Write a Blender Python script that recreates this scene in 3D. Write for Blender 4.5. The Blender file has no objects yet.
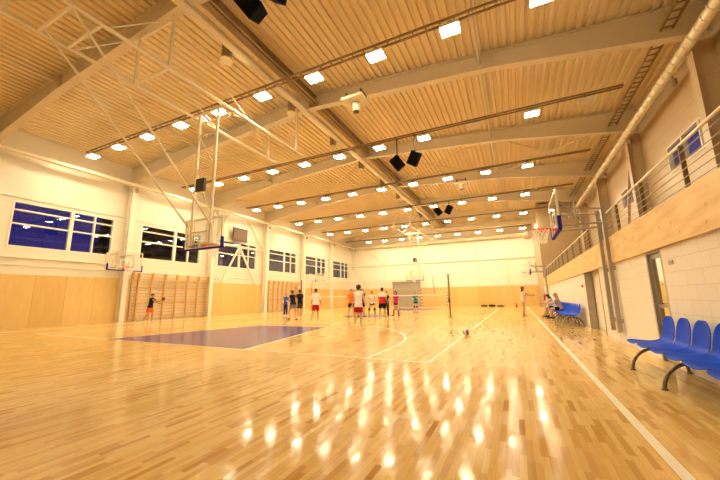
import bpy, bmesh, math, random
from mathutils import Vector, Matrix
random.seed(7)
PI = math.pi
scene = bpy.context.scene
COL = scene.collection

# ------------------------------------------------------------------ camera
F, YAW, PITCH, ROLL = 323.27428, 0.442502581, 0.176298943, -0.0137118425
CAM = Vector((9.08461, -6.22167, 1.20465))
fw = Vector((-math.sin(YAW)*math.cos(PITCH), math.cos(YAW)*math.cos(PITCH), math.sin(PITCH)))
rt0 = Vector((math.cos(YAW), math.sin(YAW), 0)); up0 = rt0.cross(fw)
rt = rt0*math.cos(ROLL)+up0*math.sin(ROLL); up = -rt0*math.sin(ROLL)+up0*math.cos(ROLL)
cd = bpy.data.cameras.new('camera'); cam = bpy.data.objects.new('camera', cd); COL.objects.link(cam)
cd.sensor_width = 36; cd.sensor_fit = 'HORIZONTAL'; cd.lens = 36*F/720; cd.clip_start = .05; cd.clip_end = 300
cam.matrix_world = Matrix(((rt.x, up.x, -fw.x, CAM.x), (rt.y, up.y, -fw.y, CAM.y), (rt.z, up.z, -fw.z, CAM.z), (0, 0, 0, 1)))
scene.camera = cam

# ------------------------------------------------------------------ world, exposure
w = bpy.data.worlds.new('dusk'); scene.world = w; w.use_nodes = True
bg = w.node_tree.nodes['Background']; bg.inputs[1].default_value = 1.0
_nt = w.node_tree; _g = _nt.nodes.new('ShaderNodeTexCoord'); _x = _nt.nodes.new('ShaderNodeSeparateXYZ'); _r = _nt.nodes.new('ShaderNodeValToRGB')
_nt.links.new(_g.outputs['Generated'], _x.inputs[0]); _m = _nt.nodes.new('ShaderNodeMapRange'); _m.inputs[1].default_value = -1; _m.inputs[2].default_value = 1
_nt.links.new(_x.outputs[0], _m.inputs[0]); _nt.links.new(_m.outputs[0], _r.inputs[0]); _nt.links.new(_r.outputs[0], bg.inputs[0])
_r.color_ramp.elements[0].color = (.006, .006, .048, 1); _r.color_ramp.elements[0].position = .3; _r.color_ramp.elements[1].position = .65; _r.color_ramp.elements[1].color = (.010, .034, .30, 1)   # darker dusk to the west, brighter to the east
vs = scene.view_settings
vs.view_transform = 'Standard'; vs.look = 'None'; vs.gamma = 1; vs.use_curve_mapping = False; vs.exposure = 1.6
LAMP_L = 60.0
LAMP_COL = (1, .885, .57)
try:
    scene.cycles.max_bounces = 8; scene.cycles.diffuse_bounces = 5; scene.cycles.sample_clamp_indirect = 8
except Exception: pass

# ------------------------------------------------------------------ materials
def newmat(name):
    m = bpy.data.materials.new(name); m.use_nodes = True
    nt = m.node_tree; b = nt.nodes['Principled BSDF']
    return m, nt, b
class N:
    def __init__(s, nt): s.nt = nt
    def node(s, t, **k):
        n = s.nt.nodes.new(t)
        for a, v in k.items(): setattr(n, a, v)
        return n
    def math(s, op, a, b=None):
        n = s.node('ShaderNodeMath', operation=op)
        for i, v in enumerate((a, b)):
            if v is None: continue
            if isinstance(v, (int, float)): n.inputs[i].default_value = v
            else: s.nt.links.new(v, n.inputs[i])
        return n.outputs[0]
    def link(s, a, b): s.nt.links.new(a, b)
    def coords(s):
        g = s.node('ShaderNodeNewGeometry'); x = s.node('ShaderNodeSeparateXYZ'); s.link(g.outputs['Position'], x.inputs[0])
        return g.outputs['Position'], x.outputs
    def objc(s):
        g = s.node('ShaderNodeTexCoord'); x = s.node('ShaderNodeSeparateXYZ'); s.link(g.outputs['Object'], x.inputs[0])
        return g.outputs['Object'], x.outputs
    def ramp(s, fac, stops):
        r = s.node('ShaderNodeValToRGB'); e = r.color_ramp.elements
        while len(e) < len(stops): e.new(.5)
        for q, (p_, c) in zip(e, stops): q.position = p_; q.color = (*c, 1)
        s.link(fac, r.inputs[0]); return r.outputs[0]
    def mix(s, fac, a, b, mode='MIX'):
        n = s.node('ShaderNodeMix', data_type='RGBA', blend_type=mode)
        for i, v in ((0, fac), (6, a), (7, b)):
            if isinstance(v, (int, float)): n.inputs[i].default_value = v
            elif isinstance(v, tuple): n.inputs[i].default_value = (*v, 1)
            else: s.link(v, n.inputs[i])
        return n.outputs[2]
    def noise(s, vec, scale, detail=3):
        n = s.node('ShaderNodeTexNoise'); n.inputs['Scale'].default_value = scale; n.inputs['Detail'].default_value = detail
        if vec is not None: s.link(vec, n.inputs['Vector'])
        return n.outputs[0]
    def bump(s, h, strength, b, dist=.01):
        n = s.node('ShaderNodeBump'); n.inputs['Strength'].default_value = strength; n.inputs['Distance'].default_value = dist
        s.link(h, n.inputs['Height']); s.link(n.outputs[0], b.inputs['Normal'])
MATS = {}
def pm(name, col, rough=.6, metal=0, var=.08, scale=6, spec=.5, coat=0):
    """painted / plastic / cloth material with a little procedural variation"""
    if name in MATS: return MATS[name]
    m, nt, b = newmat(name); n = N(nt)
    v = n.noise(n.objc()[0], scale)
    c = n.mix(v, tuple(x*(1-var) for x in col), tuple(min(1, x*(1+var)) for x in col))
    n.link(c, b.inputs['Base Color']); b.inputs['Roughness'].default_value = rough; b.inputs['Metallic'].default_value = metal
    b.inputs['Specular IOR Level'].default_value = spec; b.inputs['Coat Weight'].default_value = coat
    MATS[name] = m; return m
def emis(name, col, s):
    m, nt, b = newmat(name); b.inputs['Base Color'].default_value = (*col, 1)
    b.inputs['Emission Color'].default_value = (*col, 1); b.inputs['Emission Strength'].default_value = s
    return m
def floor_mat():
    m, nt, b = newmat('maple_parquet'); n = N(nt); pos, x = n.coords()
    W, Lg = .05, .40
    xs = n.math('DIVIDE', x[0], W); ci = n.math('FLOOR', xs)
    wn = n.node('ShaderNodeTexWhiteNoise', noise_dimensions='1D'); n.link(ci, wn.inputs['W'])
    ys = n.math('ADD', n.math('DIVIDE', x[1], Lg), n.math('MULTIPLY', wn.outputs[0], 17.3)); ri = n.math('FLOOR', ys)
    cb = n.node('ShaderNodeCombineXYZ'); n.link(ci, cb.inputs[0]); n.link(ri, cb.inputs[1])
    w2 = n.node('ShaderNodeTexWhiteNoise', noise_dimensions='2D'); n.link(cb.outputs[0], w2.inputs['Vector'])
    base = n.ramp(w2.outputs[0], [(0, FD), (.07, FM), (.28, FM2), (.62, FL), (1, FL2)])
    mp = n.node('ShaderNodeMapping'); mp.inputs['Scale'].default_value = (60, 3, 1); n.link(pos, mp.inputs[0])
    g = n.noise(mp.outputs[0], 1, 4)
    c = n.mix(.22, base, n.ramp(g, [(.3, (.45, .28, .12)), (.7, (1, .8, .5))]), 'MULTIPLY')
    fr = n.math('FRACT', xs); gap = n.math('LESS_THAN', fr, .035)
    c = n.mix(n.math('MULTIPLY', gap, .35), c, (.2, .1, .04))
    n.link(c, b.inputs['Base Color'])
    r = n.math('FRACT', n.math('MULTIPLY', w2.outputs[0], 7.31))
    mr = n.node('ShaderNodeMapRange'); n.link(r, mr.inputs[0]); mr.inputs[3].default_value = .06; mr.inputs[4].default_value = .22
    n.link(mr.outputs[0], b.inputs['Roughness']); b.inputs['Specular IOR Level'].default_value = .12
    bn = n.noise(pos, 9, 2); n.bump(bn, .07, b, .01)
    return m
FD, FM, FM2, FL, FL2 = (.48, .25, .07), (.59, .35, .11), (.68, .44, .155), (.74, .51, .19), (.78, .55, .24)
def ply_mat(name, c1, c2, axis, width, z0=0, seam=.012):
    m, nt, b = newmat(name); n = N(nt); pos, x = n.coords()
    s = n.math('DIVIDE', x[axis], width); ci = n.math('FLOOR', s)
    wn = n.node('ShaderNodeTexWhiteNoise', noise_dimensions='1D'); n.link(ci, wn.inputs['W'])
    mp = n.node('ShaderNodeMapping'); sc = [6, 6, 1.2]; mp.inputs['Scale'].default_value = sc; n.link(pos, mp.inputs[0])
    g = n.noise(mp.outputs[0], 1, 6)
    f = n.math('ADD', n.math('MULTIPLY', wn.outputs[0], .45), n.math('MULTIPLY', g, .55))
    c = n.ramp(f, [(.25, c1), (.75, c2)])
    seamf = n.math('LESS_THAN', n.math('FRACT', s), seam/width)
    c = n.mix(n.math('MULTIPLY', seamf, .7), c, (.25, .12, .04))
    n.link(c, b.inputs['Base Color']); b.inputs['Roughness'].default_value = .45
    return m
def osb_mat():
    m, nt, b = newmat('knotty_plywood'); n = N(nt); pos, x = n.coords()
    mp = n.node('ShaderNodeMapping'); mp.inputs['Scale'].default_value = (3, 1.5, 9); n.link(pos, mp.inputs[0])
    g = n.noise(mp.outputs[0], 1, 6)
    c = n.ramp(g, [(.3, (.62, .38, .14)), (.7, (.80, .56, .26))])
    v = n.node('ShaderNodeTexVoronoi'); v.inputs['Scale'].default_value = 5; n.link(pos, v.inputs['Vector'])
    k = n.math('LESS_THAN', v.outputs['Distance'], .13)
    c = n.mix(n.math('MULTIPLY', k, .6), c, (.33, .15, .05))
    n.link(c, b.inputs['Base Color']); b.inputs['Roughness'].default_value = .5; return m
def block_mat():
    m, nt, b = newmat('painted_blockwork'); n = N(nt); pos, x = n.coords()
    cb = n.node('ShaderNodeCombineXYZ'); n.link(x[1], cb.inputs[0]); n.link(x[2], cb.inputs[1])
    br = n.node('ShaderNodeTexBrick'); n.link(cb.outputs[0], br.inputs['Vector']); br.inputs['Scale'].default_value = 1
    br.inputs['Brick Width'].default_value = .5; br.inputs['Row Height'].default_value = .22; br.inputs['Mortar Size'].default_value = .008
    br.inputs['Color1'].default_value = (.80, .72, .64, 1); br.inputs['Color2'].default_value = (.77, .69, .61, 1); br.inputs['Mortar'].default_value = (.70, .61, .52, 1)
    n.link(br.outputs[0], b.inputs['Base Color']); b.inputs['Roughness'].default_value = .7
    inv = n.math('SUBTRACT', 1, br.outputs['Fac']); n.bump(inv, .5, b, .006); return m
def clad_mat(name, axis, col, w=6.0, h=1.25, off=0):
    """sandwich panels with thin joints"""
    m, nt, b = newmat(name); n = N(nt); pos, x = n.coords()
    zf = n.math('FRACT', n.math('DIVIDE', n.math('ADD', x[2], .4), h)); j = n.math('LESS_THAN', zf, .018)
    xf = n.math('FRACT', n.math('DIVIDE', n.math('ADD', x[axis], off), w)); j2 = n.math('LESS_THAN', xf, .006)
    j = n.math('MAXIMUM', j, j2)
    g = n.noise(pos, .7, 4)
    c = n.mix(g, tuple(v*.94 for v in col), tuple(min(1, v*1.05) for v in col))
    c = n.mix(n.math('MULTIPLY', j, .35), c, tuple(v*.5 for v in col))
    n.link(c, b.inputs['Base Color']); b.inputs['Roughness'].default_value = .38; return m
def glass_mat(name, tint=(1, 1, 1), refl=1.0):
    m, nt, b = newmat(name); n = N(nt); nt.nodes.remove(b)
    t = n.node('ShaderNodeBsdfTransparent'); t.inputs[0].default_value = (*tint, 1)
    g = n.node('ShaderNodeBsdfGlossy'); g.inputs['Roughness'].default_value = .02
    fr = n.node('ShaderNodeFresnel'); fr.inputs[0].default_value = 1.5
    mx = n.node('ShaderNodeMixShader'); n.link(n.math('MULTIPLY', fr.outputs[0], refl), mx.inputs[0]); n.link(t.outputs[0], mx.inputs[1]); n.link(g.outputs[0], mx.inputs[2])
    n.link(mx.outputs[0], nt.nodes['Material Output'].inputs[0]); return m
M = dict(
    floor=floor_mat(),
    purple=pm('court_purple', (.085, .04, .19), .2, var=.05),
    line=pm('court_line_white', (.88, .82, .70), .3),
    wood=ply_mat('birch_panel', (.66, .42, .14), (.75, .52, .20), 1, 1.25),
    woodx=ply_mat('birch_panel_far', (.66, .42, .13), (.75, .52, .19), 0, 1.25),
    osb=osb_mat(), block=block_mat(),
    clad=clad_mat('cream_cladding', 1, (.76, .69, .57), 6, 1.25, 1), cladx=clad_mat('cream_cladding_far', 0, (.84, .78, .66), 3.36, 1.25, -1.6),
    cladr_shaded=clad_mat('cream_cladding_gallery_shaded', 1, (.50, .36, .22), 6, 1.25, 1),  # dimmer light on the gallery side is painted in as a darker colour
    deck=pm('cream_steel_deck', (.74, .60, .38), .5, var=.04, scale=.5),
    steel=pm('cream_painted_steel', (.66, .56, .40), .42, var=.05, scale=2),
    col=pm('white_painted_column', (.80, .73, .60), .35, var=.04),
    frame=pm('white_window_frame', (.82, .78, .70), .4, var=.03),
    tube=pm('white_tube_steel', (.80, .72, .58), .22, var=.04),
    duct=pm('galvanised_duct', (.30, .22, .13), .35, .3, var=.1),
    ductw=pm('cream_duct', (.74, .64, .46), .24, .1, var=.05),
    dark=pm('dark_steel', (.10, .06, .035), .5, var=.2),
    rail=pm('brown_steel', (.24, .15, .08), .5, var=.15),
    grey=pm('grey_steel', (.38, .34, .30), .4, .3, var=.1),
    black=pm('black_plastic', (.006, .006, .006), .9, spec=.1),
    glass=glass_mat('window_glass', (.92, .95, 1), .9), board=glass_mat('acrylic_backboard', (.98, .98, .96), .5), mirror=glass_mat('reflective_door_glass', (.9, .9, .85), 9),
    blue=pm('blue_seat_plastic', (.002, .06, .64), .5, spec=.08, var=.06, scale=4), pad=pm('purple_blue_padding', (.03, .012, .30), .6, spec=.2),
    orange=pm('orange_rim', (.85, .06, .012), .45, spec=.2), string=pm('white_cord', (.92, .89, .82), .7),
    bars=pm('varnished_pine', (.72, .44, .15), .4, var=.12), shutter=pm('grey_roller_shutter', (.46, .40, .33), .5),
    brown=pm('brown_board', (.085, .035, .015), .5), leg=pm('brushed_leg_steel', (.22, .17, .13), .35, .7),
    lampbody=pm('lamp_housing', (.75, .70, .6), .4),
    lamp=emis('lamp_diffuser', LAMP_COL, LAMP_L), red=pm('red_paint', (.45, .02, .015), .4),
    needle=pm('conifer_needles', (.012, .028, .014), .9, var=.4), bark=pm('bark', (.06, .04, .025), .9, var=.4),
    ground=pm('night_ground', (.03, .035, .03), .95, var=.3, scale=.5),
)

# ------------------------------------------------------------------ geometry helpers
def V(*a): return Vector(a)
class MB:
    def __init__(s): s.v = []; s.f = []
    def add(s, vs, fs):
        o = len(s.v); s.v += [Vector(a) for a in vs]; s.f += [[o+i for i in f] for f in fs]; return s
    def box(s, x0, x1, y0, y1, z0, z1):
        return s.add([(x, y, z) for x in (x0, x1) for y in (y0, y1) for z in (z0, z1)],
                     [(0, 1, 3, 2), (4, 6, 7, 5), (0, 4, 5, 1), (2, 3, 7, 6), (0, 2, 6, 4), (1, 5, 7, 3)])
    def rbox(s, x0, x1, y0, y1, z0, z1, b=.01):
        """box with chamfered edges"""
        bm = bmesh.new(); bmesh.ops.create_cube(bm, size=1)
        for v in bm.verts: v.co = V((x0+x1)/2+v.co.x*(x1-x0), (y0+y1)/2+v.co.y*(y1-y0), (z0+z1)/2+v.co.z*(z1-z0))
        bmesh.ops.bevel(bm, geom=bm.edges[:], offset=b, segments=2, affect='EDGES', profile=.7)
        bm.verts.index_update(); s.add([v.co for v in bm.verts], [[v.index for v in f.verts] for f in bm.faces]); bm.free(); return s
    def bar(s, a, b, w, h=None, up=(0, 0, 1)):
        """square bar from a to b; w sideways, h along up"""
        h = h or w; a = Vector(a); b = Vector(b); d = (b-a).normalized(); u = Vector(up)
        if abs(d.dot(u)) > .98: u = V(0, 1, 0)
        sd = d.cross(u).normalized(); u = sd.cross(d)
        vs = [p+sd*w/2*i+u*h/2*j for p in (a, b) for i, j in ((-1, -1), (1, -1), (1, 1), (-1, 1))]
        return s.add(vs, [(3, 2, 1, 0), (4, 5, 6, 7)]+[(i, (i+1) % 4, 4+(i+1) % 4, 4+i) for i in range(4)])
    def cyl(s, a, b, r, r2=None, n=12, cap=True):
        r2 = r if r2 is None else r2; a = Vector(a); b = Vector(b); d = (b-a).normalized()
        u = V(0, 0, 1) if abs(d.z) < .95 else V(1, 0, 0); p = d.cross(u).normalized(); q = d.cross(p)
        vs = [c+(p*math.cos(t)+q*math.sin(t))*rr for c, rr in ((a, r), (b, r2)) for t in [2*PI*i/n for i in range(n)]]
        fs = [(i, n+i, n+(i+1) % n, (i+1) % n) for i in range(n)]
        if cap: fs += [tuple(range(n)), tuple(range(2*n-1, n-1, -1))]
        return s.add(vs, fs)
    def tube(s, pts, r, n=10, closed=False):
        pts = [Vector(p) for p in pts]; m = len(pts); rings = []; last = None
        for i, p in enumerate(pts):
            a = pts[(i-1) % m] if (closed or i) else p; b = pts[(i+1) % m] if (closed or i < m-1) else p
            d = (b-a).normalized()
            if last is None:
                u = V(0, 0, 1) if abs(d.z) < .9 else V(1, 0, 0); sd = d.cross(u).normalized()
            else: sd = (last-d*last.dot(d)).normalized()
            last = sd; q = d.cross(sd); rr = r[i] if isinstance(r, (list, tuple)) else r
            rings.append([p+(sd*math.cos(t)+q*math.sin(t))*rr for t in [2*PI*k/n for k in range(n)]])
        vs = [v for rg in rings for v in rg]; fs = []
        for i in range(m if closed else m-1):
            j = (i+1) % m
            for k in range(n): fs.append((i*n+k, i*n+(k+1) % n, j*n+(k+1) % n, j*n+k))
        if not closed: fs += [tuple(range(n-1, -1, -1)), tuple(range((m-1)*n, m*n))]
        return s.add(vs, fs)
    def sphere(s, c, r, sc=(1, 1, 1), nu=16, nv=10):
        c = Vector(c); vs = [c+V(0, 0, -r*sc[2])]
        for j in range(1, nv):
            a = -PI/2+PI*j/nv
            for i in range(nu):
                t = 2*PI*i/nu; vs.append(c+V(r*sc[0]*math.cos(a)*math.cos(t), r*sc[1]*math.cos(a)*math.sin(t), r*sc[2]*math.sin(a)))
        vs.append(c+V(0, 0, r*sc[2])); fs = []
        for i in range(nu): fs.append((0, 1+(i+1) % nu, 1+i)); fs.append((len(vs)-1, 1+(nv-2)*nu+i, 1+(nv-2)*nu+(i+1) % nu))
        for j in range(nv-2):
            for i in range(nu): a = 1+j*nu; fs.append((a+i, a+(i+1) % nu, a+nu+(i+1) % nu, a+nu+i))
        return s.add(vs, fs)
    def poly(s, pts, vec):
        """prism: polygon pts extruded along vec"""
        n = len(pts); v = Vector(vec); vs = [Vector(p) for p in pts]+[Vector(p)+v for p in pts]
        return s.add(vs, [tuple(range(n)), tuple(range(2*n-1, n-1, -1))]+[(i, (i+1) % n, n+(i+1) % n, n+i) for i in range(n)])
    def ell(s, a, b, ra, rb, side, n=18, ea=1, eb=1, cap=4):
        """elliptical tapered limb from a to b; ra/rb = (half width along side, half depth); ea/eb end roundness length factor (0 flat)"""
        a = Vector(a); b = Vector(b); d = (b-a).normalized(); sd = Vector(side); sd = (sd-d*sd.dot(d)).normalized(); q = d.cross(sd)
        rings = []
        def ring(c, r, k): rings.append([c+sd*r[0]*k*math.cos(t)+q*r[1]*k*math.sin(t) for t in [2*PI*i/n for i in range(n)]])
        if ea:
            for i in range(cap): t = PI/2*(1-i/cap); ring(a-d*min(ra)*ea*math.sin(t), ra, max(.05, math.cos(t)))
        ring(a, ra, 1); ring(b, rb, 1)
        if eb:
            for i in range(1, cap+1): t = PI/2*i/cap; ring(b+d*min(rb)*eb*math.sin(t), rb, max(.05, math.cos(t)))
        m = len(rings); vs = [v for r in rings for v in r]; fs = [(i*n+k, i*n+(k+1) % n, (i+1)*n+(k+1) % n, (i+1)*n+k) for i in range(m-1) for k in range(n)]
        fs += [tuple(range(n-1, -1, -1)), tuple(range((m-1)*n, m*n))]
        return s.add(vs, fs)
    def mesh(s, name, smooth=False):
        me = bpy.data.meshes.new(name); me.from_pydata([tuple(v) for v in s.v], [], s.f); me.validate()
        bm = bmesh.new(); bm.from_mesh(me); bmesh.ops.recalc_face_normals(bm, faces=bm.faces); bm.to_mesh(me); bm.free()
        if smooth:
            for p in me.polygons: p.use_smooth = True
        return me
    def build(s, name, mat, parent=None, loc=None, smooth=False):
        me = s.mesh(name, smooth); me.materials.append(mat); o = bpy.data.objects.new(name, me); COL.objects.link(o)
        if parent is not None: o.parent = parent
        if loc is not None: o.location = loc
        return o
def autosmooth(o, ang=.7):
    me = o.data; bm = bmesh.new(); bm.from_mesh(me)
    for e in bm.edges: e.smooth = len(e.link_faces) == 2 and e.calc_face_angle(0) < ang
    for f in bm.faces: f.smooth = True
    bm.to_mesh(me); bm.free(); return o
def remesh(mb, name, vox, mat, parent, smooth_it=2):
    me = mb.mesh(name); o = bpy.data.objects.new(name+'_tmp', me); COL.objects.link(o)
    r = o.modifiers.new('r', 'REMESH'); r.mode = 'VOXEL'; r.voxel_size = vox; r.use_smooth_shade = True
    if smooth_it:
        sm = o.modifiers.new('s', 'SMOOTH'); sm.iterations = smooth_it; sm.factor = .5
    dg = bpy.context.evaluated_depsgraph_get(); dg.update()
    out = bpy.data.meshes.new_from_object(o.evaluated_get(dg), depsgraph=dg); bpy.data.objects.remove(o); bpy.data.meshes.remove(me)
    out.name = name; out.materials.clear(); out.materials.append(mat)
    for p in out.polygons: p.use_smooth = True
    ob = bpy.data.objects.new(name, out); COL.objects.link(ob); ob.parent = parent; return ob
def thing(name, label, cat, loc=(0, 0, 0), rz=0, group=None):
    o = bpy.data.objects.new(name, None); o.empty_display_size = .2; COL.objects.link(o); o.location = loc; o.rotation_euler = (0, 0, rz)
    return tag(o, label, cat, group)
def tag(o, label, cat, group=None):
    o['label'] = label; o['category'] = cat
    if group: o['group'] = group
    return o
def struct(o, label=None, cat=None):
    o['kind'] = 'structure'
    if label: o['label'] = label
    if cat: o['category'] = cat
    return o
def kids(o): return [c for c in bpy.data.objects if c.parent == o]
def copy_tree(root, loc, rz=None, label=None, group=None):
    def rec(o, par):
        c = o.copy(); COL.objects.link(c)
        if par is not None: c.parent = par; c.matrix_parent_inverse = o.matrix_parent_inverse.copy()
        for k in kids(o): rec(k, c)
        return c
    r = rec(root, None); r.location = loc
    if rz is not None: r.rotation_euler = (0, 0, rz)
    if label: r['label'] = label
    if group: r['group'] = group
    return r

XL, XR, XG, YF, YB = -12.0, 11.4, 14.6, 35.3, -7.4      # left wall, lower right wall, gallery wall, far wall, wall behind
YE = 27.0                                                # far end of the gallery
FRAMES = [-7.0, -1.0, 5.1, 11.1, 17.1, 23.1, 29.1]
XRIDGE, ZR, SL = 1.3, 10.4, .076
def roof(x): return ZR-abs(x-XRIDGE)*SL

# ================================================================== STRUCTURE
fl = MB().box(XL-.3, XG+.3, YB-.3, YF+.3, -.3, 0).build('floor', M['floor']); struct(fl, 'glossy golden maple strip floor with white and purple court markings', 'floor')
def line(a, b, w=.05, z=.0015):
    a = Vector((*a, 0)); b = Vector((*b, 0)); d = (b-a).normalized(); a -= d*w/2; b += d*w/2
    mb = MB(); mb.bar(a+V(0, 0, z/2), b+V(0, 0, z/2), w, z); return mb
def court_line(mb): mb.build('court_line', M['line'], fl)
LN = [((-7.5, 0), (7.5, 0)), ((7.5, 0), (7.5, 28)), ((-7.5, 0), (-7.5, 28)), ((-7.5, 28), (7.5, 28)), ((-7.5, 14), (7.5, 14)),
      ((10, -6), (10, 34)), ((-10, -6), (-10, 34)), ((-10, 34), (10, 34)),
      ((3, 0), (1.8, 5.8)), ((-3, 0), (-1.8, 5.8)), ((1.8, 5.8), (-1.8, 5.8)), ((3, 28), (1.8, 22.2)), ((-3, 28), (-1.8, 22.2)), ((1.8, 22.2), (-1.8, 22.2))]
for i, (a, b) in enumerate(LN):
    court_line(line(a, b, .08 if i in (5, 6) else .05, .0030 if i >= 8 else .0015+.0001*i))
def arc(cx, cy, r, a0, a1, w=.05, z=.0018, n=48):
    mb = MB(); vs = []; fs = []
    for i in range(n+1):
        t = a0+(a1-a0)*i/n
        for rr in (r-w/2, r+w/2): vs.append((cx+rr*math.cos(t), cy+rr*math.sin(t), z))
    for i in range(n): fs.append((2*i, 2*i+1, 2*i+3, 2*i+2))
    return mb.add(vs, fs)
court_line(arc(0, 1.575, 6.25, 0, PI)); court_line(arc(0, 26.425, 6.25, PI, 2*PI)); court_line(arc(0, 14, 1.8, 0, 2*PI, z=.0031))
for s in (-1, 1):
    court_line(line((s*6.25, 0), (s*6.25, 1.575), z=.0017)); court_line(line((s*6.25, 28), (s*6.25, 26.4), z=.0017))
court_line(arc(0, 5.8, 1.8, 0, PI, z=.0032)); court_line(arc(0, 22.2, 1.8, PI, 2*PI, z=.0032))
for y, s in ((0, 1), (28, -1)):
    MB().poly([(-3, y, .0001), (3, y, .0001), (1.8, y+5.8*s, .0001), (-1.8, y+5.8*s, .0001)], (0, 0, .0019)).build('painted_key', M['purple'], fl)
MB().cyl((0, 14, .0001), (0, 14, .0022), 1.78, n=48).build('painted_circle', M['purple'], fl)

def wall_x(name, x0, x1, y0, y1, z0, z1, holes, mat):
    """wall slab normal to X with rectangular holes (ya, yb, za, zb)"""
    mb = MB(); ys = sorted({y0, y1}|{h[0] for h in holes}|{h[1] for h in holes})
    for a, b in zip(ys, ys[1:]):
        hs = sorted([h for h in holes if h[0] <= a+1e-6 and h[1] >= b-1e-6], key=lambda h: h[2]); z = z0
        for h in hs:
            if h[2] > z: mb.box(x0, x1, a, b, z, h[2])
            z = h[3]
        if z < z1: mb.box(x0, x1, a, b, z, z1)
    return mb.build(name, mat)
LW = [(0.05, 4.4), (5.95, 10.3), (11.85, 16.15), (17.8, 22.2), (23.75, 28.2), (29.8, 34.2)]
WZ0, WZ1 = 3.78, 5.98
o = wall_x('wall_left', XL-.25, XL, YB, YF, 0, 9.6, [(a, b, WZ0, WZ1) for a, b in LW], M['clad']); struct(o, 'cream clad wall on the left with a row of dusk windows', 'wall')
GAB = lambda y: [(XL-.25, y, 0), (XG+.25, y, 0), (XG+.25, y, roof(XG)+.08), (XRIDGE, y, ZR+.08), (XL-.25, y, roof(XL)+.08)]
MB().poly(GAB(YF), (0, .25, 0)).box(XL, -5.85, YF-.03, YF, 0, 2.3).build('wall_far', M['cladx'])
wf = bpy.data.objects['wall_far']; struct(wf, 'cream clad end wall at the far side of the hall', 'wall')
o = MB().poly(GAB(YB-.25), (0, .25, 0)).build('wall_near', M['cladx']); struct(o, 'cream wall behind the camera', 'wall')
DR, DW = (1.02, 1.78), (5.75, 8.1)
holes = [(DR[0], DR[1], 0, 2.0), (DW[0], DW[1], 0, 2.03), (23.2, 24.4, 0, 2.05)]
o = wall_x('wall_right', XR, XR+.2, YB, YE, 0, 2.45, holes, M['block']); struct(o, 'white painted block wall below the gallery', 'wall')
o = MB().box(XR, XR+.2, YE, YF, 0, 9.6).box(XR+.2, XG, YE, YE+.2, 0, 9.45).build('wall_gallery_end', M['cladr_shaded']); struct(o, 'beige full-height wall where the gallery ends', 'wall')
RW = [(.3, 4.7), (5.4, 8.85), (11.5, 14.7), (17.7, 20.6)]
o = wall_x('wall_gallery', XG, XG+.25, YB, YF, 0, 9.6, [(a, b, 5.5, 6.5) for a, b in RW], M['cladr_shaded']); struct(o, 'beige clad upper wall behind the gallery', 'wall')
# rooms under the gallery: back wall of the corridor
o = MB().box(XR+.24, XR+.30, YB, YE, 0, 2.45).build('wall_corridor', M['block']); struct(o, 'plain wall of the corridor behind the doorway', 'wall')
# gallery slab, fascia
o = MB().box(XR+.2, XG, YB, YE, 2.45, 2.6).build('gallery_floor', M['grey']); struct(o, 'concrete floor of the spectator gallery', 'gallery')
o = MB().box(XR-.06, XR, YB, YE, 1.97, 2.61).box(XR-.06, XR+.22, YB, YE, 2.61, 2.64).build('trim_1', M['osb']); struct(o, 'knotty plywood fascia along the gallery edge', 'fascia')
# wood wainscots
o = MB().box(XL, XL+.06, YB, 5.55, 0, 2.5).box(XL, XL+.06, 11.5, 17.4, 0, 2.5).box(XL, XL+.06, 22.4, YF, 0, 2.3).build('trim_2', M['wood']); struct(o, 'birch plywood wainscot along the left wall', 'wainscot')
o = MB().box(-11.94, -5.9, YF-.06, YF-.031, 0, 2.3).box(-2.05, XR, YF-.06, YF, 0, 2.3).build('trim_3', M['woodx']); struct(o, 'birch plywood wainscot along the far wall', 'wainscot')
o = MB().box(XL, XL+.10, YB, 5.5, 3.28, 3.36).box(XL, XL+.05, YB, YF, 2.92, 2.96).box(XL, XL+.06, YB, YF, 6.14, 6.2).build('trim_4', M['frame']); struct(o, 'cream horizontal rails along the left wall', 'wall rail')
o = MB().box(XL, XR, YF-.12, YF, 5.42, 5.54).box(XL, XR, YF-.04, YF, 2.31, 2.38).build('trim_5', M['steel']); struct(o, 'cream horizontal rail across the far wall', 'wall rail')

# windows
def window(n, x, side, ya, yb, z0, z1, cuts, bars, label, fm):
    mb = MB(); w_ = .07; d0, d1 = (x-.16*side, x+.02*side) if True else (0, 0)
    a, b = min(d0, d1), max(d0, d1)
    mb.box(a, b, ya, ya+w_, z0, z1).box(a, b, yb-w_, yb, z0, z1).box(a, b, ya+w_, yb-w_, z0, z0+w_).box(a, b, ya+w_, yb-w_, z1-w_, z1)
    for c, cw in cuts: mb.box(a, b, c-cw/2, c+cw/2, z0+w_, z1-w_)
    for z in bars: mb.box(a+.02, b-.01, ya+w_, yb-w_, z-.035, z+.035)
    o = mb.build('window_%d' % n, fm); struct(o, label, 'window')
    xm = x-.1*side; MB().box(xm-.004, xm+.004, ya+.02, yb-.02, z0+.02, z1-.02).build('glass_pane', M['glass'], o)
    return o
wl = ['nearest wide dusk window on the left wall', 'dark window above the first wall bars', 'blue window behind the inverted V brace and under the brown board',
      'window above the second wall bars', 'second window from the far end of the left wall', 'farthest window on the left wall']
for i, (a, b) in enumerate(LW):
    window(i+1, XL, 1, a, b, WZ0, WZ1, [(a+(b-a)*.535, .16), (a+(b-a)*.775, .07)], [WZ0+1.12, WZ0+1.78], wl[i], M['frame'])
rl = ['nearest bright blue window high behind the gallery', 'second bright blue window high behind the gallery', 'third small blue window high behind the gallery', 'farthest small blue window high behind the gallery']
for i, (a, b) in enumerate(RW):
    k = 3; window(7+i, XG, -1, a, b, 5.5, 6.5, [(a+(b-a)*j/k, .09) for j in range(1, k)], [], rl[i], M['steel'])

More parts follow.
